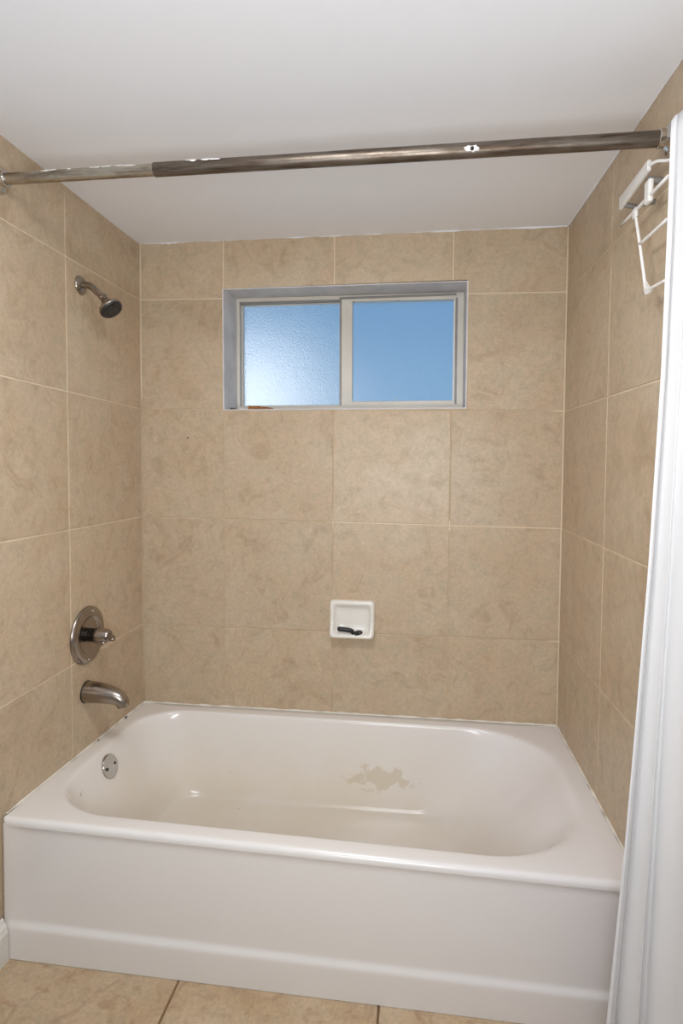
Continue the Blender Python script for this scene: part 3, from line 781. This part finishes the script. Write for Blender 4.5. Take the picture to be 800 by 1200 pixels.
# hinged drop frame
fr_ = rbar('drop_frame', [(RX-0.001, -0.668, 1.829), (RX-0.001, -0.684, 1.812), (RX-0.001, -0.690, 1.800), (RX-0.001, -0.714, 1.740), (RX-0.001, -0.738, 1.678), (RX-0.001, -0.748, 1.650), (RX-0.001, -0.757, 1.636), (RX-0.001, -0.772, 1.630), (RX-0.001, -0.800, 1.6270), (RX-0.001, -0.851, 1.6225)], 0.0033)
bm = bmesh.new()
gp = [(-0.741, 1.662), (-0.7475, 1.634), (-0.758, 1.6215), (-0.772, 1.6215), (-0.788, 1.629), (-0.772, 1.634), (-0.757, 1.645)]
A = [bm.verts.new((RX-0.003, y, z)) for y, z in gp]; B = [bm.verts.new((RX+0.002, y, z)) for y, z in gp]; n = len(gp)
for k in range(n): bm.faces.new((A[k], A[(k+1) % n], B[(k+1) % n], B[k]))
bm.faces.new(A); bm.faces.new(B[::-1]); obj('corner_gusset', bm, M['white_plastic'], fr_, smooth=False)
rbar('cross_bar', [(RX-0.001, -0.7135, 1.742), (RX-0.001, -0.850, 1.738)], 0.0034, par=rk)
bm = bmesh.new(); box(bm, RX-0.004, RX+0.003, -0.688, -0.668, 1.812, 1.832, 0.002); obj('hinge_block', bm, M['white_plastic'], rk, smooth=False)

# ------------------------------------------------------------------ shower curtain
edge = [(0.004, 1.4035), (0.136, 1.4120), (0.51, 1.4380), (0.757, 1.4520), (1.07, 1.4680), (1.437, 1.4815), (1.70, 1.4855), (1.885, 1.4870), (1.902, 1.4880), (1.9120, 1.4925)]
def xe(z):
    for (a, p), (b, q) in zip(edge, edge[1:]):
        if z <= b: return p + (q-p)*(z-a)/(b-a)
    return edge[-1][1]
bm = bmesh.new(); NU, NV = 150, 70; grid = []
ZTOP = 1.9015
for j in range(NV+1):
    v = j/NV; row = []
    for i in range(NU+1):
        u = i/NU
        top = ZTOP + 0.016*min(1, u*2.2)**0.6
        z = 0.004 + (top-0.004)*v
        x0 = xe(min(z, 1.9)); x1 = XR(-1.0, z) - 0.006
        amp = 0.0055 + 0.016*(1-v)**0.8
        uu = u + 0.05*math.sin(3.1*v+1) * math.sin(PI*u)
        ph = 2*PI*(2.7*uu) + 0.35*math.sin(4*v) + 0.6
        wv_ = math.sin(ph) + 0.22*math.sin(1.7*ph+1.2+v)
        y = -0.885 - amp*wv_ - (0.20-0.12*v)*u*u
        x = x0 + (x1-x0)*u + 0.0035*math.sin(2*ph)*(1-v)*min(1, 6*u)*min(1, 6*(1-u))
        row.append(bm.verts.new((x, y, z)))
    grid.append(row)
for j in range(NV):
    for i in range(NU): bm.faces.new((grid[j][i], grid[j][i+1], grid[j+1][i+1], grid[j+1][i]))
cu = obj('shower_curtain', bm, M['cloth'])
md = cu.modifiers.new('thick', 'SOLIDIFY'); md.thickness = 0.0012; md.offset = 0
tag(cu, 'white cloth shower curtain gathered at the right wall outside the tub', 'curtain')
# side hem, a stitched band along the free edge
bm = bmesh.new(); pts = []
for j in range(NV+1):
    v = j/NV; z = 0.004 + (ZTOP-0.004)*v; amp = 0.0055 + 0.016*(1-v)**0.8
    ph = 0.35*math.sin(4*v) + 0.6
    pts.append((xe(min(z, 1.9)), -0.885 - amp*(math.sin(ph)+0.22*math.sin(1.7*ph+1.2+v)), z))
sweep(bm, pts, 0.0016, 8); obj('side_hem', bm, M['cloth'], cu)

# ------------------------------------------------------------------ light
def area(name, loc, target, size, power, col, shape='DISK', sy=None):
    l = bpy.data.lights.new(name, 'AREA'); l.shape = shape; l.size = size; l.energy = power; l.color = col
    if sy: l.size_y = sy
    o = bpy.data.objects.new(name, l); COL.objects.link(o); o.location = loc
    o.rotation_euler = (Vector(target)-Vector(loc)).to_track_quat('-Z', 'Y').to_euler(); return o
area('ceiling_lamp', (0.80, -1.30, 2.04), (0.80, -1.22, 0), 0.45, 9.5, (0.955, 0.975, 1.0))
area('rear_fill_light', (1.00, -2.85, 1.75), (0.85, 0.0, 1.75), 1.0, 1.5, (0.94, 0.97, 1.0), 'RECTANGLE', 0.4)  # unseen soft fill light, added behind the camera
area('ceiling_bounce_flash', (0.95, -2.15, 1.15), (0.85, -0.35, 2.07), 0.70, 16.5, (0.925, 0.965, 1.0))
sun = bpy.data.lights.new('sun', 'SUN'); sun.energy = 4.5; sun.angle = 0.02; so = bpy.data.objects.new('sun', sun); COL.objects.link(so)
so.rotation_euler = Vector((-0.35, 0.75, -0.75)).to_track_quat('-Z', 'Y').to_euler()

# sky
w = bpy.data.worlds.new('World'); S.world = w; w.use_nodes = True; nt = w.node_tree; nt.nodes.clear()
wo = nt.nodes.new('ShaderNodeOutputWorld'); bg = nt.nodes.new('ShaderNodeBackground')
tc = nt.nodes.new('ShaderNodeTexCoord'); sp3 = nt.nodes.new('ShaderNodeSeparateXYZ'); rp = nt.nodes.new('ShaderNodeValToRGB')
nt.links.new(tc.outputs['Generated'], sp3.inputs[0]); nt.links.new(sp3.outputs[2], rp.inputs[0])
e = rp.color_ramp.elements; e[0].position = 0.0; e[0].color = (0.235, 0.42, 0.61, 1); e[1].position = 0.5; e[1].color = (0.11, 0.25, 0.46, 1)
nt.links.new(rp.outputs[0], bg.inputs[0]); bg.inputs[1].default_value = 1.0; nt.links.new(bg.outputs[0], wo.inputs[0])

# ------------------------------------------------------------------ camera
cam = bpy.data.cameras.new('camera'); co = bpy.data.objects.new('camera', cam); COL.objects.link(co)
r_ = Vector((0.99137179, 0.13104618, 0.00297905)); u_ = Vector((-0.0096304, 0.05015137, 0.9986952)); f_ = Vector((-0.13072579, 0.99010693, -0.05098068))
Mx = Matrix(((r_.x, u_.x, -f_.x, 0), (r_.y, u_.y, -f_.y, 0), (r_.z, u_.z, -f_.z, 0), (0, 0, 0, 1)))
Mx.translation = Vector((1.02829556, -2.04751544, 1.26907229)); co.matrix_world = Mx
cam.sensor_fit = 'VERTICAL'; cam.sensor_height = 36.0; cam.sensor_width = 24.0
cam.lens = 672.8817/1200*36.0; cam.shift_x = 0.7376/1200; cam.shift_y = -22.569/1200
cam.clip_start = 0.02; S.camera = co
S.view_settings.view_transform = 'Standard'; S.view_settings.look = 'None'; S.view_settings.gamma = 1.0
S.view_settings.exposure = 0.09; S.view_settings.use_curve_mapping = False
